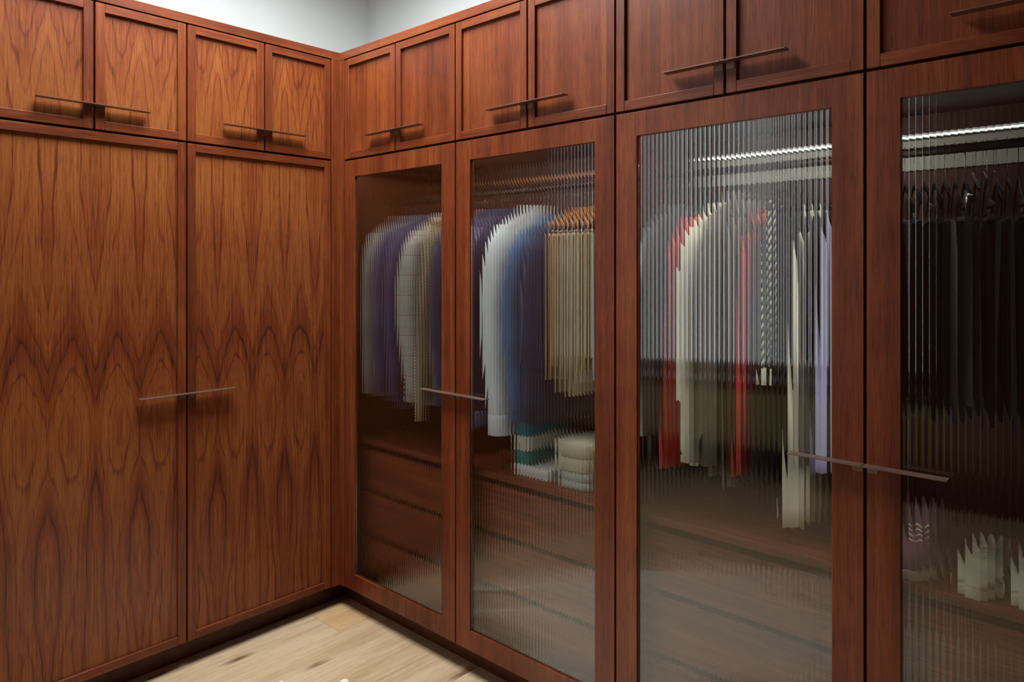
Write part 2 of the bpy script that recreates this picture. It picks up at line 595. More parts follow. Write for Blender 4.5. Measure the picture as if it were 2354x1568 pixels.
def handle(axis, seam, side, z, parent):
    """thin bronze finger-pull plate, from the seam outwards; side -1/+1"""
    L, P, T = 0.182, 0.032, 0.0028
    a0, a1 = seam + side * 0.0012, seam + side * L
    f0, f1 = seam + side * 0.005, seam + side * 0.030
    lo, hi = min(a0, a1), max(a0, a1)
    flo, fhi = min(f0, f1), max(f0, f1)

    def bx(p0, p1, d0, d1, z0, z1):
        vs = []
        for dd in (d0, d1):
            for p, q in ((p0, z0), (p1, z0), (p1, z1), (p0, z1)):
                vs.append((p, -dd, q) if axis == 'x' else (dd, p, q))
        return vs, [(0, 1, 2, 3), (4, 5, 6, 7), (0, 1, 5, 4), (1, 2, 6, 5), (2, 3, 7, 6), (3, 0, 4, 7)]
    v, f = merge(bx(lo, hi, 0.0004, P, z - T / 2, z + T / 2), bx(flo, fhi, 0.0002, 0.0026, z - 0.020, z - T / 2 - .0001))
    return make('handle', v, f, M_BRONZE, parent)


def shaker(axis, a0, a1, z0, z1, sw, panel, stile, rail, parent, label):
    """framed door: recessed panel + two stiles + two rails; front face on the plane 0"""
    a0, a1, z0, z1 = a0 + G, a1 - G, z0 + G, z1 - G

    def bb(name, p0, p1, q0, q1, d0, d1, mat, par, bev):
        if axis == 'x':
            return box(name, p0, p1, d0, d1, q0, q1, mat, par, bev)
        return box(name, -d1, -d0, p0, p1, q0, q1, mat, par, bev)
    d = bb('door', a0 + sw - .003, a1 - sw + .003, z0 + sw - .003, z1 - sw + .003, 0.0105, 0.019, panel, parent, 0)
    if label:
        d['label'] = label
    bb('stile', a0, a0 + sw, z0, z1, 0, DT, stile, d, .0011)
    bb('stile', a1 - sw, a1, z0, z1, 0, DT, stile, d, .0011)
    bb('rail', a0 + sw + .0002, a1 - sw - .0002, z1 - sw, z1, 0, DT, rail, d, .0011)
    bb('rail', a0 + sw + .0002, a1 - sw - .0002, z0, z0 + sw, 0, DT, rail, d, .0011)
    return d


ZL0, ZL1, ZU0, ZU1 = 0.10, 2.0385, 2.0405, 2.4985

# left run: one wide wardrobe with two book-matched doors and two cabinets above
lw = tag(empty('wardrobe', (-0.3, -0.694, 0.10)), 'tall wardrobe with two book-matched walnut doors left of the corner', 'wardrobe')
box('body', -0.60, -0.0235, -1.344, -0.044, ZL0, ZL1, M_IN, lw)
d = shaker('y', -1.344, -0.694, ZL0, ZL1, .031, M_CATH, M_WV, M_WY, lw, 'book-matched door at the left edge of the picture')
handle('y', -0.694, -1, 1.0675, d)
d = shaker('y', -0.694, -0.044, ZL0, ZL1, .031, M_CATH, M_WV, M_WY, lw, 'book-matched door next to the corner')
handle('y', -0.694, 1, 1.0675, d)
for y0, y1, lab in ((-1.344, -0.694, 'two-door walnut top cabinet at the left edge of the picture'),
                    (-0.694, -0.044, 'two-door top cabinet with arched grain just left of the corner')):
    u = tag(empty('upper_cabinet', (-0.3, (y0 + y1) / 2, ZU0)), lab, 'cabinet', 'top cabinets along both walls')
    box('body', -0.60, -0.0235, y0, y1, ZU0, ZU1, M_IN, u)
    ym = (y0 + y1) / 2
    for p0, p1, s in ((y0, ym, -1), (ym, y1, 1)):
        d = shaker('y', p0, p1, ZU0, ZU1, .031, M_CATH, M_WV, M_WY, u, None)
        handle('y', ym, s, 2.1275, d)

# right run, top cabinets
XS = [0.034, 0.772, 1.512, 2.252, 2.992]
labs = ['two-door top cabinet with straight grain just right of the corner', 'second top cabinet from the corner on the glass-door side',
        'third top cabinet from the corner with its long bronze pull in full view', 'dark top cabinet cut off by the right edge of the picture']
for k in range(4):
    x0, x1 = XS[k], XS[k + 1]
    u = tag(empty('upper_cabinet', ((x0 + x1) / 2, 0.3, ZU0)), labs[k], 'cabinet', 'top cabinets along both walls')
    box('body', x0, x1, 0.0235, 0.60, ZU0, ZU1, M_IN, u)
    xm = (x0 + x1) / 2
    for p0, p1, s in ((x0, xm, -1), (xm, x1, 1)):
        d = shaker('x', p0, p1, ZU0, ZU1, .031, M_WV, M_WV, M_WX, u, None)
        handle('x', xm, s, 2.1295, d)


# right run, glass wardrobes
def reeded_pane(x0, x1, z0, z1, yf, parent):
    """solid pane, convex reeds towards the room, flat towards the inside"""
    n, seg, sag, th = 40, 12, 0.00058, 0.0045
    pitch = (x1 - x0) / n
    prof = []
    for r in range(n):
        for s in range(seg):
            t = s / seg * 2 - 1
            prof.append((x0 + (r + s / seg) * pitch, yf + sag * t * t))
    prof.append((x1, yf + sag))
    yb = yf + sag + th
    vs = []
    for px_, py_ in prof:
        vs += [(px_, py_, z0), (px_, py_, z1)]
    k = len(vs)
    vs += [(x0, yb, z0), (x0, yb, z1), (x1, yb, z0), (x1, yb, z1)]
    m = len(prof)
    fs = [(2 * j, 2 * j + 1, 2 * j + 3, 2 * j + 2) for j in range(m - 1)]
    fs += [(k, k + 1, k + 3, k + 2), (0, 1, k + 1, k), (2 * m - 2, 2 * m - 1, k + 3, k + 2)]
    fs.append(tuple([k] + [2 * j for j in range(m)] + [k + 2]))
    fs.append(tuple([k + 1] + [2 * j + 1 for j in range(m)] + [k + 3]))
    o = make('glass_pane', vs, fs, M_GLASS, parent, True)
    me = o.data
    nrib = m - 1
    for p in me.polygons:
        p.use_smooth = len(p.vertices) == 4 and max(p.vertices) < k
    for e in me.edges:
        i0, i1 = e.vertices
        if not (abs(i0 - i1) == 1 and i0 // 2 == i1 // 2 and (i0 // 2) % seg != 0 and i0 < k):
            e.use_edge_sharp = True
    return o


ROD_Y, ROD_Z = 0.30, 1.868
CT = 0.780           # top of the drawer chest inside


def glass_wardrobe(x0, x1, label, lit):
    t = 0.016
    w = tag(empty('wardrobe', ((x0 + x1) / 2, 0.3, 0.10)), label, 'wardrobe')
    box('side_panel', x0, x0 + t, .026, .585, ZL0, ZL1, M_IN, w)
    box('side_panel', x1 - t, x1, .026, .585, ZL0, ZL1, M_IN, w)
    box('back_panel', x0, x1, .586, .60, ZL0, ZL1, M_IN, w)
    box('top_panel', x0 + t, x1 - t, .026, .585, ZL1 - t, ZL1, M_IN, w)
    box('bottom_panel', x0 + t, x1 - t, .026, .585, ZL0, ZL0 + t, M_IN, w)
    rod = tube('hanging_rod', [(x0 + t, ROD_Y, ROD_Z), (x1 - t, ROD_Y, ROD_Z)], 0.0125, M_ROD, w, 16)
    # drawer chest
    ch = box('chest_top', x0 + t, x1 - t, .062, .585, CT - .026, CT, M_INX, w, .001)
    xm = (x0 + x1) / 2
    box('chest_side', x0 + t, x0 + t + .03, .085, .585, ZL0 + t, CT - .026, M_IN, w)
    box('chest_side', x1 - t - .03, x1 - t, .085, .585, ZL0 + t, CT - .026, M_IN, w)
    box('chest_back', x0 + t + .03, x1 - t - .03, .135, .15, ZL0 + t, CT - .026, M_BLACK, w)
    for zz0, zz1 in ((.545, .728), (.345, .528), (.140, .328)):
        for a0, a1 in ((x0 + t + .032, xm - .003), (xm + .003, x1 - t - .032)):
            box('drawer', a0, a1, .078, .13, zz0, zz1, M_INX, w, .0012)
    # doors
    for p0, p1, s in ((x0, xm, -1), (xm, x1, 1)):
        dr = ring_frame('door', 'x', p0 + G, p1 - G, ZL0 + G, ZL1 - G, .0765, .0745, 0.0, DT, M_WV, w)
        reeded_pane(p0 + G + .0765 + .0003, p1 - G - .0765 - .0003, ZL0 + G + .0748, ZL1 - G - .0748, .009, dr)
        handle('x', xm, s, 1.0675, dr)
        xh = p0 + .028 if s < 0 else p1 - .028
        for zh in (.26, .80, 1.40, 1.88):
            hv = merge(tube_data([(xh, DT + .001, zh), (xh, DT + .010, zh)], .016, 12))
            make('hinge', hv[0], hv[1], M_CHROME, dr, True)
    box('centre_post', xm - .014, xm + .014, .0238, .036, ZL0 + t, ZL1 - t, M_IN, w)
    # slim light bar along the top of the back panel
    if lit:
        bar = box('light_bar', x0 + t + .01, x1 - t - .01, .560, .584, 1.948, 1.962, M_WHITE, w)
        box('diffuser', x0 + t + .012, x1 - t - .012, .557, .5598, 1.9505, 1.9545, MATS['led_on'], bar)
        val = box('light_valance', x0 + t + .01, x1 - t - .01, .572, .584, 1.852, 1.944, MATS['pale_valance'], w)
    else:
        box('light_bar', x0 + t + .01, x1 - t - .01, .560, .584, 1.940, 1.957, M_COPPER, w)
    return w


emit_mat('led_on', (1.0, 0.98, 0.92), 1.6)
plain('pale_valance', (0.55, 0.55, 0.47), 0.6)
wr1 = glass_wardrobe(XS[0], XS[2], 'reeded-glass wardrobe next to the corner with jackets and trousers', False)
wr2 = glass_wardrobe(XS[2], XS[4], 'reeded-glass wardrobe at the right with coats and dresses', True)
for xa, xb, pw in ((XS[0], XS[2], 2.2), (XS[2], XS[3], 1.3)):  # fill lights added behind the door headers to brighten the clothes
    area('added_header_fill', ((xa + xb) / 2, 0.047, 1.985), (math.radians(38), 0, 0), xb - xa - .10, 0.012, pw, (1.0, 0.93, 0.84))
    box('added_fill_bar', xa + .05, xb - .05, .031, .044, 1.990, 2.002, M_WHITE, wr1 if xa < 1 else wr2)  # non-glowing white bar added to go with the header fill

for xv, pw, yaw in ((.772, 1.2, 0), (XS[2] - .05, 0.5, .5), (XS[2] + .05, 0.28, -.6), (XS[3], 1.3, .5)):  # upright fill lights added behind the doors to brighten the garment fronts
    area('added_upright_fill', (xv, 0.040, 1.40), (math.radians(90), 0, yaw), 0.010, 0.86, pw, (1.0, 0.95, 0.88))
    box('added_fill_bar', xv - .006, xv + .006, .0363, .0392, .97, 1.83, M_WHITE, wr1 if xv < XS[2] else wr2)  # non-glowing white bar added behind each upright fill

# ------------------------------------------------------------------ clothes
def ell(cx, cy, z, hx, hy, n=36, fold=0.0, nf=7, ph=0.0, sq=0.8):
    pts = []
    for k in range(n):
        a = 2 * math.pi * k / n
        c, s = math.cos(a), math.sin(a)
        m = 1 + fold * math.sin(nf * a + ph)
        pts.append((cx + hx * m * math.copysign(abs(c) ** sq, c), cy + hy * (1 + fold * .25 * math.sin(nf * a + ph)) * math.copysign(abs(s) ** sq, s), z))
    return pts


def interp(stops, t):
    for (t0, v0), (t1, v1) in zip(stops, stops[1:]):
        if t <= t1:
            k = 0 if t1 == t0 else (t - t0) / (t1 - t0)
            return v0 + (v1 - v0) * k
    return stops[-1][1]


def hanger(x, what, wood=True, hw=0.185, bar=False, zt=1.775, wire=False, lab=None):
    """coat hanger in the yz plane, hooked over the rod"""
    h = tag(empty('coat_hanger', (x, ROD_Y, zt)), lab or ' '.join(('coat hanger of the ' + what).split()[:16]), 'hanger', 'coat hangers on the rods')
    mat = M_CHROME if wire else (M_HANGER if wood else M_HANGER_D)
    r = .003 if wire else .008
    path = [(x, ROD_Y + hw * t, zt - 0.075 * abs(t) ** 1.4) for t in [k / 8 for k in range(-8, 9)]]
    tube('shoulder_bar', path, r if wire else .007, mat, h, 8, r if wire else .011)
    hook = [(x, ROD_Y, zt + .004)]
    top = ROD_Z + 0.0155
    hook.append((x, ROD_Y, ROD_Z - .035))
    for k in range(9):
        a = math.radians(-60 + 210 * k / 8)
        hook.append((x, ROD_Y + math.cos(a) * .0155 , ROD_Z + math.sin(a) * .0155))
    tube('hook', hook, .0019, M_CHROME, h, 6)
    if bar or wire:
        tube('trouser_bar', [(x, ROD_Y - hw * .93, zt - .072), (x, ROD_Y - hw * .9, zt - .115), (x, ROD_Y + hw * .9, zt - .115), (x, ROD_Y + hw * .93, zt - .072)],
             .0028 if wire else .0045, mat, h, 8)
    return h


def jacket(name, label, cat, x, mat, hem=0.98, hw=0.200, tx=.040, slv=0.97, bend=-.035, zs=1.70, buttons=None, cuff=None, fold=0.06, sl=(.046, .058), group='jackets and shirts in the corner wardrobe', collar=True, hang='wood', flare=1.0, sleeve=True, nbut=4):
    """jacket, shirt or coat hung on its hanger, shoulders along y"""
    j = tag(empty(name, (x, ROD_Y, hem)), label, cat, group)
    ph = random.random() * 6
    rings = []
    zt = zs + .085
    prof = [(zt, .050, .55), (zt - .012, .062, .7), (zt - .030, .115, .8), (zt - .055, .170, .9), (zt - .085, hw - .008, 1.0), (zt - .15, hw, 1.05),
            (zt - .28, hw - .012, 1.05), (zt - .45, hw - .018, 1.0), (zt - .60, hw - .008, 1.0)]
    z = zt - .60
    while z - .09 > hem:
        z -= .09
        prof.append((z, hw * (1 + (flare - 1) * (zt - .6 - z) / max(.05, zt - .6 - hem)), 1.02))
    prof.append((hem, hw * flare, 1.04))
    for (z, hy, kx) in prof:
        f = fold * min(1, max(0, (zt - .2 - z) / .5))
        rings.append(ell(x, ROD_Y, z, tx * kx, min(hy, .215), 36, f * 2.2, 8, ph, .75))
    loft('body', rings, mat, j)
    if sleeve:
        for sgn in (-1, 1):
            pts, rad = [], []
            ys = ROD_Y + sgn * (hw - .020)
            L = zs - .01 - slv
            srings = []
            for k in range(12):
                t = k / 11
                zz = zs + .012 - t * (L + .022)
                out = .030 * min(1, t * 3.2)
                xx = x + bend * math.sin(min(1, t * 1.15) * math.pi) ** 1.0 + .004
                yy = ys + sgn * out
                kk = interp([(0, .55), (.08, .95), (.25, 1.0), (.6, .92), (1, .78)], t)
                wr = 1 + .05 * math.sin(t * 23 + ph)
                r_ = ell(xx, yy, zz, sl[0] * kk * wr, min(sl[1] * kk, abs(.562 - yy) if sgn > 0 else abs(yy - .043)), 20, .03, 5, ph, .9)
                srings.append(r_)
            s = loft('sleeve', srings, mat, j)
            if cuff is not None and sgn < 0:
                cr = [ell(x + .004, ys + sgn * .03, zz, sl[0] * .84, sl[1] * .84, 20, 0, 5, 0, .9) for zz in (slv + .075, slv + .004, slv - .003)]
                loft('cuff', cr, cuff, s)
            if buttons and sgn < 0:
                for q in range(nbut):
                    zz = slv + .03 + q * .021
                    bx, by = x - .002 - sl[0] * .12, ys - .03 - sl[1] * .72
                    v, f = tube_data([(bx, by + .004, zz), (bx + .001, by - .003, zz)], .0068, 12)
                    make('button', v, f, buttons, s, True)
    if collar:
        v, f = loft_data([ell(x, ROD_Y, zt - .035, tx * .75, .098, 20, 0, 4, 0, .9), ell(x, ROD_Y, zt + .006, tx * .72, .066, 20, 0, 4, 0, .9),
                          ell(x, ROD_Y, zt + .012, tx * .55, .052, 20, 0, 4, 0, .9)], False)
        make('collar', v, f, mat, j, True)
    hanger(x, label.replace(' hanging', ''), hang == 'wood', hw=hw - .025, zt=zt - .008)
    return j


def dress(name, label, x, mat, hem, hw_top, hw_hem, tx_top, tx_hem, zt=1.72, fold=.10, nf=9, dx=0.0, cy=ROD_Y, group='coats and dresses in the right wardrobe', cat='dress'):
    j = tag(empty(name, (x, cy, hem)), label, cat, group)
    ph = random.random() * 6
    rings = []
    n = 18
    for k in range(n + 1):
        t = k / n
        z = zt - (zt - hem) * t
        sh = min(1.0, .35 + 5 * t) if t < .13 else 1.0
        hy = (hw_top + (hw_hem - hw_top) * t ** 1.5) * sh
        hx = (tx_top + (tx_hem - tx_top) * t ** 1.6)
        r_ = ell(x + dx * t, cy, z, hx, min(hy, .225), 54, fold * min(1, t * 2), nf, ph + t * .5, .85)
        if k == n:
            r_ = [(p[0], p[1], p[2] + .006 * math.sin(5 * q)) for q, p in enumerate(r_)]
        rings.append(r_)
    loft('skirt', rings, mat, j)
    # straps to the hanger
    for s in (-1, 1):
        tube('strap', [(x, cy + s * .05, zt - .004), (x, cy + s * .052, zt + .012), (x, cy + s * .04, zt + .018)], .004, mat, j, 6)
    hanger(x, label.replace(' hanging', ''), False, hw=.12, zt=zt + .010)
    return j


def trousers(label, x, mat, z_hem, zbar=1.660, y0=.115, y1=.44, zt=1.775, group='folded trousers in the corner wardrobe', hw=.185, wood=True, t=.011):
    """trousers folded over the hanger bar"""
    j = tag(empty('trousers', (x, (y0 + y1) / 2, z_hem)), label, 'trousers', group)
    prof = []
    r_in = .006
    for side in (-1, 1):
        pass
    outer, inner = [], []
    zl, zr = z_hem, z_hem + .05
    nz = 8
    for k in range(nz + 1):
        z = zl + (zbar - zl) * k / nz
        outer.append((-(r_in + t) - .006 * (1 - k / nz), z))
        inner.append((-r_in - .004 * (1 - k / nz), z))
    for k in range(1, 8):
        a = math.pi - math.pi * k / 8
        outer.append(((r_in + t) * math.cos(a), zbar + (r_in + t) * math.sin(a)))
        inner.append((r_in * math.cos(a), zbar + r_in * math.sin(a)))
    for k in range(nz + 1):
        z = zbar - (zbar - zr) * k / nz
        outer.append(((r_in + t) + .006 * k / nz, z))
        inner.append((r_in + .004 * k / nz, z))
    m = len(outer)
    vs, fs = [], []
    ny = 9
    ph = random.random() * 6
    for q in range(ny + 1):
        y = y0 + (y1 - y0) * q / ny
        e = .0035 * math.sin(q * 1.7 + ph)
        pinch = .55 if q in (0, ny) else 1.0
        for (a, z), (b_, z2) in zip(outer, inner):
            mid = (a + b_) / 2
            vs.append((x + e + mid + (a - mid) * pinch, y, z))
            vs.append((x + e + mid + (b_ - mid) * pinch, y, z2))
    w = 2 * m
    for q in range(ny):
        for k in range(m - 1):
            o0, o1 = q * w + 2 * k, q * w + 2 * k + 2
            fs.append((o0, o1, o1 + w, o0 + w))
            fs.append((o0 + 1, o1 + 1, o1 + 1 + w, o0 + 1 + w))
        for k in (0, m - 1):
            o = q * w + 2 * k
            fs.append((o, o + 1, o + 1 + w, o + w))
    for q in (0, ny):
        for k in range(m - 1):
            o = q * w + 2 * k
            fs.append((o, o + 2, o + 3, o + 1))
    make('folded_legs', vs, fs, mat, j, True)
    hg = hanger(x, label.replace(' folded over', ' on'), wood, hw=hw, bar=True, zt=zt)
    if wood:
        tube('clip_bar', [(x, y0 + .01, zbar + .026), (x, y1 - .02, zbar + .026)], .0032, M_CHROME, hg, 8)
    return j


c_grey = cloth('grey_wool', (0.20, 0.19, 0.175))
c_blue = cloth('blue_wool', (0.046, 0.046, 0.108))
c_navy = cloth('navy_wool', (0.035, 0.035, 0.085))
c_plaid = plaid_mat('grey_plaid', (0.46, 0.45, 0.40), (0.20, 0.19, 0.18), (0.36, 0.10, 0.11))
c_hound = check_mat('houndstooth', (0.72, 0.60, 0.38), (0.10, 0.07, 0.05), 0.0065)
c_white = cloth('white_cotton', (0.80, 0.82, 0.84), var=.06)
c_denim = cloth('denim', (0.085, 0.15, 0.29))
c_tan = cloth('tan_cotton', (0.56, 0.36, 0.18))
c_beige = cloth('beige_cotton', (0.48, 0.38, 0.25))
c_khaki = cloth('khaki_cotton', (0.38, 0.29, 0.115))
c_greyt = check_mat('grey_micro_check', (0.36, 0.36, 0.36), (0.17, 0.17, 0.18), 0.005)
c_black = cloth('black_wool', (0.012, 0.011, 0.013))
c_red = cloth('red_crepe', (0.62, 0.05, 0.042))
c_cream = cloth('cream_wool', (0.80, 0.74, 0.58), var=.05)
c_tau = cloth('taupe_wool', (0.20, 0.165, 0.13))
c_lav = cloth('lavender_silk', (0.25, 0.24, 0.37), var=.1)
c_olive = cloth('olive_cotton', (0.40, 0.34, 0.20))
c_stone = cloth('stone_wool', (0.17, 0.145, 0.11))
c_char = cloth('charcoal_wool', (0.085, 0.08, 0.085))
c_brownb = plain('brown_button', (0.06, 0.035, 0.02), 0.35)

# corner wardrobe, from the corner outwards
jacket('jacket', 'grey wool jacket hanging nearest the corner', 'jacket', .118, c_grey, hem=.965, slv=.985, bend=-.012, tx=.032, sl=(.040, .055))
jacket('jacket', 'bright blue jacket hanging right of the grey wool one', 'jacket', .213, c_blue, hem=.955, slv=1.005, bend=-.012, tx=.032, sl=(.038, .055))
jacket('jacket', 'second blue jacket hanging tight against the plaid one', 'jacket', .297, c_blue, hem=.93, slv=1.0, bend=-.018, tx=.030, sl=(.034, .050))
jacket('jacket', 'pale grey plaid jacket hanging with fine red lines and dark cuff buttons', 'jacket', .425, c_plaid, hem=.96, slv=.985, bend=-.05, buttons=c_brownb, sl=(.054, .060))
# houndstooth scarf folded over its hanger
sc_ = tag(empty('scarf', (.505, .14, .905)), 'narrow houndstooth scarf hanging beside the plaid jacket', 'scarf')
for side, yb in ((-1, .088), (1, .145)):
    rr = []
    for k in range(15):
        t = k / 14
        z = 1.735 - t * (.825 if side < 0 else .70)
        rr.append(ell(.535 - .055 * math.sin(min(1, t * 1.1) * math.pi * .55), yb - .018 * t, z, .010 + .004 * math.sin(t * 9), .022, 16, .08, 4, t * 3, .8))
    loft('scarf_end', rr, c_hound, sc_)
tube('scarf_fold', [(.535, .088, 1.728), (.535, .10, 1.75), (.535, .13, 1.752), (.535, .145, 1.73)], .012, c_hound, sc_, 10, .016)
hanger(.535, 'houndstooth scarf', hw=.20, zt=1.80)
jacket('jacket', 'dark navy jacket hanging right of the houndstooth scarf', 'jacket', .612, c_navy, hem=.88, slv=.99, bend=-.03)
jacket('jacket', 'dark navy jacket hanging behind the stile between the first two glass doors', 'jacket', .715, c_navy, hem=.90, slv=.99, bend=-.03)
jacket('jacket', 'dark navy jacket hanging left of the white shirt', 'jacket', .810, c_navy, hem=.98, slv=1.0, bend=-.01, tx=.030, sl=(.036, .054))
jacket('shirt', 'white long-sleeved shirt hanging with its cuff down', 'shirt', .925, c_white, hem=.98, slv=.925, bend=-.040, cuff=c_white, sl=(.052, .060), zs=1.705, tx=.034)
jacket('jacket', 'denim-blue jacket hanging right of the white shirt', 'jacket', 1.022, c_denim, hem=1.0, slv=.985, bend=-.03, zs=1.665, tx=.032, sl=(.042, .056))
jacket('jacket', 'dark navy jacket hanging between the denim jacket and the trousers', 'jacket', 1.094, c_navy, hem=.985, slv=.99, bend=-.01, zs=1.655, tx=.030, sl=(.034, .052))
trousers('tan trousers folded over the first trouser hanger', 1.150, c_tan, 1.145)
trousers('pale beige trousers folded over the second trouser hanger', 1.203, c_beige, 1.105)
trousers('cream trousers folded over the third trouser hanger', 1.255, c_beige, 1.095)
trousers('yellowish khaki trousers folded over the fourth trouser hanger', 1.308, c_khaki, 1.19)
trousers('grey checked trousers folded over the fifth trouser hanger', 1.368, c_greyt, 1.165)
trousers('long khaki trousers folded over the last trouser hanger', 1.430, c_khaki, 1.09)

# right wardrobe
GR = 'coats and dresses in the right wardrobe'
jacket('coat', 'charcoal coat hanging at the left end of the right wardrobe', 'coat', 1.566, c_char, hem=.90, slv=1.02, bend=0.0, tx=.020, sl=(.024, .05), zs=1.67, group=GR)
dress('dress', 'long red dress hanging left of the cream coat', 1.640, c_red, .925, .185, .215, .016, .036, dx=-.012)
jacket('coat', 'long cream coat hanging beside the red dress with one dark button', 'coat', 1.725, c_cream, hem=.945, slv=.965, bend=-.012, tx=.018, sl=(.031, .052), zs=1.665, group=GR, buttons=c_brownb, nbut=1)
jacket('coat', 'khaki coat hanging right behind the cream coat', 'coat', 1.785, c_stone, hem=.925, slv=.965, bend=-.008, tx=.018, sl=(.024, .045), zs=1.70, group=GR)
dress('dress', 'taupe dress hanging right of the khaki coat', 1.832, c_tau, .90, .185, .20, .012, .016, zt=1.765)
dress('dress', 'narrow red dress hanging between dark garments', 1.878, c_red, .945, .175, .205, .010, .013, dx=-.012)
dress('dress', 'black dress hanging left of the twisted cord belt', 1.915, c_black, .93, .15, .19, .010, .013)
# twisted black and cream cord belt over the rod
belt = tag(empty('cord_belt', (1.955, .14, 1.25)), 'twisted black and cream cord belt hanging in the right wardrobe', 'belt')
hanger(1.955, 'twisted cord belt', False, hw=.185, zt=1.80)
for strand, y0_ in ((0, .128), (1, .168)):
    for k, mt in enumerate((c_black, c_cream)):
        pth = []
        for q in range(260):
            t = q / 259
            z = 1.745 - t * .485
            a = t * 120 + k * math.pi
            pth.append((1.955 - .012 * t + .0027 * math.cos(a), y0_ - .004 * t * strand + .0027 * math.sin(a), z))
        tube('cord_strand', pth, .0029, mt, belt, 6)
tube('tassel', [(1.943, .128, 1.262), (1.941, .127, 1.235), (1.940, .127, 1.215)], [.010, .013, .015], c_cream, belt, 10)
tube('tassel', [(1.943, .164, 1.262), (1.941, .164, 1.235), (1.940, .164, 1.215)], [.010, .013, .015], c_black, belt, 10)
dress('dress', 'black dress hanging right of the twisted cord belt', 1.992, c_black, 1.25, .17, .18, .010, .011)
dress('dress', 'long cream dress hanging with a flared hem near the bronze pull', 2.035, c_cream, .835, .17, .215, .012, .048, dx=-.010, fold=.12)
dress('dress', 'black dress hanging right of the flared cream dress', 2.064, c_black, 1.30, .17, .18, .010, .011)
dress('dress', 'olive dress hanging behind the lavender one', 2.150, c_olive, .885, .17, .20, .010, .012)
dress('dress', 'lavender silk dress hanging behind the right stile of the third glass door', 2.108, c_lav, 1.00, .18, .22, .012, .034, dx=-.006)
dress('dress', 'cream dress hanging with a pointed hem behind the third glass door', 2.188, c_cream, .82, .17, .20, .010, .018)
hanger(2.455, '', wire=True, hw=.20, zt=1.80, lab='empty silver wire hanger behind the rightmost glass door')
for k, xx in enumerate((2.27, 2.325, 2.38, 2.435, 2.50, 2.56, 2.62)):
    trousers('black trousers folded over %s dark hanger behind the rightmost glass door' % ['the first', 'the second', 'the third', 'the fourth', 'the fifth', 'the sixth', 'the seventh'][k],
             xx, c_black if k % 3 else c_char, 1.17, zbar=1.66, group='black trousers in the right wardrobe', wood=False)

# ------------------------------------------------------------------ things on the drawer chests
m_teal = plain('teal_paper', (0.02, 0.20, 0.25), 0.55)
m_cr = plain('cream_card', (0.70, 0.66, 0.54), 0.6)
m_tg = plain('teal_green_paper', (0.03, 0.22, 0.19), 0.55, var=.5, vs=60)
m_wc = plain('white_card', (0.80, 0.80, 0.76), 0.6)


def gift_box(label, x0, x1, y0, y1, z0, h, base, lid):
    b_ = tag(empty('storage_box', ((x0 + x1) / 2, (y0 + y1) / 2, z0)), label, 'box', 'stacked boxes on the drawer chest')
    box('base', x0 + .002, x1 - .002, y0 + .002, y1 - .002, z0, z0 + h * .62, base, b_, .001)
    box('lid', x0, x1, y0, y1, z0 + h * .45, z0 + h, lid, b_, .0015)


gift_box('wide white box at the bottom of the box stack', 0.992, 1.165, .10, .36, CT, .040, m_wc, m_wc)
gift_box('teal and green patterned box second from the bottom of the stack', .986, 1.065, .105, .34, CT + .0402, .050, m_tg, m_tg)
gift_box('cream box under the teal one on the stack', .986, 1.060, .105, .34, CT + .0904, .055, m_cr, m_cr)
gift_box('plain teal box on top of the box stack', .986, 1.060, .105, .34, CT + .1456, .060, m_teal, m_teal)


def knit(label, x, y, z, lx, ly, h, mat, layers):
    s = tag(empty('folded_sweater', (x, y, z)), label, 'sweater', 'folded sweaters on the drawer chest')
    for k in range(layers):
        z0 = z + h * k / layers
        hh = h / layers * .98
        rr = []
        for t in (0, .12, .35, .65, .88, 1):
            q = math.sin(math.pi * (t * .8 + .1)) ** .5
            rr.append(ell(x, y, z0 + hh * t, lx * (.90 + .10 * q), ly * (.90 + .10 * q), 40, .01, 5, k, .45))
        loft('fold', rr, mat, s)


k_grey = cloth('pale_grey_knit', (0.52, 0.53, 0.49), 500)
k_cream = cloth('cream_knit', (0.66, 0.58, 0.42), 500)
k_rust = cloth('rust_knit', (0.36, 0.13, 0.05), 500)
knit('pale grey folded sweater under the cream one', 1.270, .20, CT, .080, .115, .062, k_grey, 2)
knit('thick cream folded sweater on top of the grey one', 1.262, .20, CT + .063, .085, .118, .098, k_cream, 2)
knit('rust coloured folded sweater right of the grey one', 1.405, .20, CT, .045, .115, .066, k_rust, 2)
knit('tan folded sweater on top of the rust one', 1.405, .20, CT + .067, .046, .115, .085, c_tan, 2)


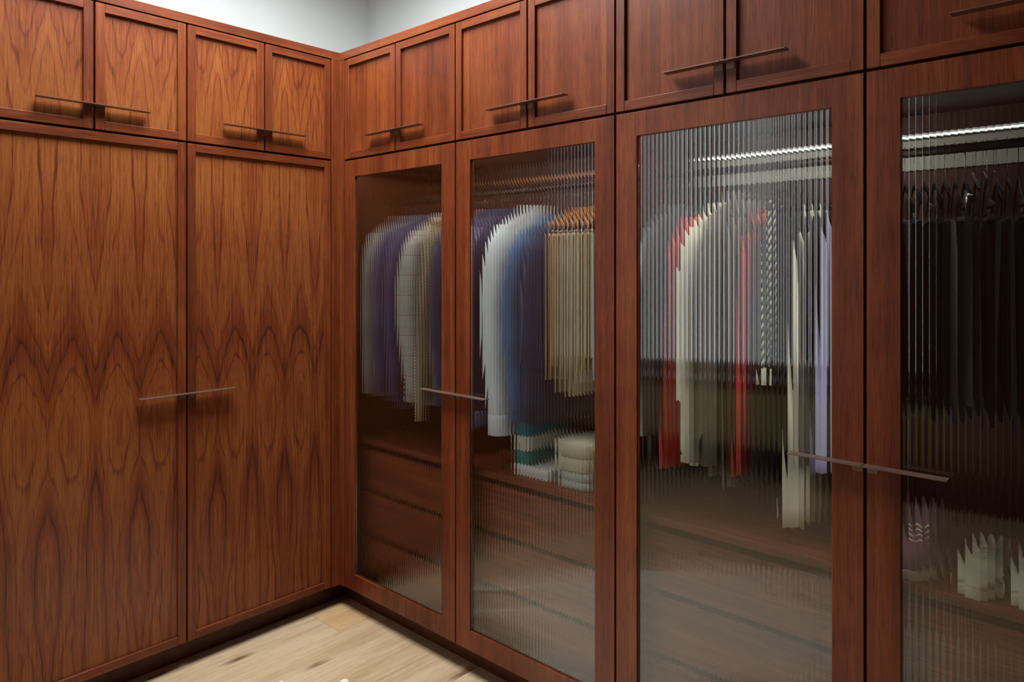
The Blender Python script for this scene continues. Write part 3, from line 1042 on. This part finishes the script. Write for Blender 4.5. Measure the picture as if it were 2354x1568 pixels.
def sneaker(x, y, z, L, w, upper, sole, lace, label, group, ang=0.0, high=False, stripe=None, cat='shoe', name='sneaker'):
    """toe towards -y, turned by ang about its middle"""
    o = tag(empty(name, (x, y, z)), label, cat, group)
    ca, sa = math.cos(ang), math.sin(ang)

    def R(p):
        return (x + p[0] * ca - p[1] * sa, y + p[0] * sa + p[1] * ca, z + p[2])
    def hw(t):
        return w * interp([(0, .30), (.06, .62), (.18, .90), (.32, 1.0), (.5, .86), (.7, .80), (.9, .80), (.97, .62), (1, .36)], t) / 2
    ts = [0, .02, .05, .1, .18, .28, .4, .52, .65, .78, .9, .96, 1]

    def outline(zz, k=1.0):
        ring_ = [R((-hw(t) * k, (t - .5) * L * (1 if k >= 1 else .985), zz)) for t in ts] + [R((hw(t) * k, (t - .5) * L * (1 if k >= 1 else .985), zz)) for t in reversed(ts)]
        return ring_
    loft('sole', [outline(0, .96), outline(.004), outline(.022), outline(.026, .96)], sole, o)
    top = [(0, .030), (.05, .046), (.18, .058), (.30, .066), (.42, .088), (.55, .108 if high else .090), (.70, .135 if high else .082), (.9, .150 if high else .086), (1, .145 if high else .080)]
    rings = []
    for t in [.01, .04, .1, .18, .28, .4, .5, .6, .72, .84, .93, .985]:
        hh = interp(top, t)
        a = hw(t) * .95
        pr = []
        for k in range(16):
            an = math.pi * 2 * k / 16
            c, s = math.cos(an), math.sin(an)
            nar = 1 if s < 0 else 1 - .35 * s * (1 if t > .35 else .6)
            pr.append(R((a * c * nar, (t - .5) * L, .020 + (hh - .020) * (s * .5 + .5) ** .8)))
        rings.append(pr)
    up = loft('upper', rings, upper, o)
    for k in range(4):
        t = .34 + k * .055
        hh = interp(top, t)
        a = hw(t) * .42
        tube('lace', [R((-a, (t - .5) * L, hh - .008)), R((0, (t - .5) * L - .002, hh + .003)), R((a, (t - .5) * L, hh - .008))], .0032, lace, up, 6)
    if stripe is not None:
        for s in (-1, 1):
            ws = hw(.55)
            tube('side_stripe', [R((s * ws * .97, .02 * L, .03)), R((s * ws * .88, .06 * L, .055)), R((s * ws * .72, .10 * L, .078))], .006, stripe, up, 6, .003)
    return o


s_purple = plain('purple_suede', (0.16, 0.055, 0.10), 0.8)
s_cream = plain('cream_leather', (0.72, 0.68, 0.53), 0.5)
s_brown = plain('brown_leather', (0.16, 0.05, 0.02), 0.45)
sneaker(2.330, .205, CT, .27, .10, s_purple, s_cream, s_cream, 'purple suede sneaker beside the stile behind the rightmost glass door', 'shoes in the right wardrobe', high=True)
sneaker(2.235, .215, CT, .27, .10, s_purple, s_cream, s_cream, 'purple suede sneaker hidden mostly behind the stile of the rightmost glass door', 'shoes in the right wardrobe', high=True)
sneaker(2.470, .195, CT, .27, .10, s_cream, s_cream, s_cream, 'cream sneaker with brown stripes near the right edge', 'shoes in the right wardrobe', stripe=s_brown)
sneaker(2.575, .205, CT, .27, .10, s_cream, s_cream, s_cream, 'cream sneaker with brown stripes cut off by the right edge', 'shoes in the right wardrobe', stripe=s_brown)

# white sheepskin rug: two tips of its outline just show at the bottom edge
def pelt():
    vx, vy = (-math.sin(TH), math.cos(TH)), (math.cos(TH), math.sin(TH))

    def at(l, dpt):
        return (2.8096 + dpt * vx[0] + l * vy[0], -1.9023 + dpt * vx[1] + l * vy[1])
    key = [(-.612, 2.700), (-.640, 2.695), (-.665, 2.60), (-.74, 2.55), (-.82, 2.60), (-.861, 2.695), (-.90, 2.60), (-.98, 2.40), (-1.06, 2.10), (-1.00, 1.75), (-1.05, 1.40), (-.95, 1.05),
           (-.70, .92), (-.45, 1.00), (-.30, .90), (-.05, 1.05), (.10, 1.35), (.02, 1.70), (.10, 2.05), (-.02, 2.40), (-.20, 2.52), (-.38, 2.50), (-.52, 2.56), (-.595, 2.64)]
    pts = []
    n = len(key)
    for q in range(n):
        p0, p1, p2, p3 = (key[(q + d - 1) % n] for d in range(4))
        for st in range(5):
            t = st / 5
            pts.append(tuple(.5 * (2 * p1[c] + (p2[c] - p0[c]) * t + (2 * p0[c] - 5 * p1[c] + 4 * p2[c] - p3[c]) * t * t + (3 * p1[c] - p0[c] - 3 * p2[c] + p3[c]) * t ** 3) for c in (0, 1)))
    cx, cy = -.46, 1.75
    rings = []
    for f, z in ((1.0, .001), (.998, .008), (.985, .016), (.955, .023), (.90, .028), (.75, .031), (.55, .032), (.3, .032), (.08, .033)):
        rings.append([at(cx + (l - cx) * f, cy + (dd - cy) * f) + (z + (.004 * math.sin(l * 61 + f * 9) * math.sin(dd * 53 + f * 17) if 0.1 < f < .96 else 0),) for l, dd in pts])
    return rings


s_white = cloth('cream_fleece', (0.90, 0.80, 0.63), 120, .05)
rug = loft('sheepskin_rug', pelt(), s_white)
tag(rug, 'cream-white sheepskin rug whose tips show at the bottom edge of the picture', 'rug')

# ------------------------------------------------------------------ the far side of the room (seen in the glass)
desk = tag(empty('vanity_desk', (.40, -3.2, 0)), 'walnut vanity desk under the window opposite the wardrobes', 'desk')
box('top', -.60, 1.40, -3.445, -2.95, .70, .735, M_WX, desk, .002)
for xx in (-.60, 1.36):
    box('side_panel', xx, xx + .04, -3.44, -2.97, .0, .6995, M_WV, desk, .001)
for a0, a1 in ((-.55, .38), (.39, 1.35)):
    box('drawer', a0, a1, -3.40, -2.972, .30, .695, plain('olive_lacquer%d' % int(a0 * 100 + 100), (.50, .39, .18), .4), desk, .002)
dr = struct(box('door_1', 1.50, 2.60, ROOM_Y0 + .002, ROOM_Y0 + .045, 0, 2.30, M_IN), 'dark walnut door on the far wall')
tube('door_handle', [(1.58, ROOM_Y0 + .05, 1.0), (1.58, ROOM_Y0 + .09, 1.0), (1.70, ROOM_Y0 + .09, 1.0)], .009, M_BRONZE, dr, 8)
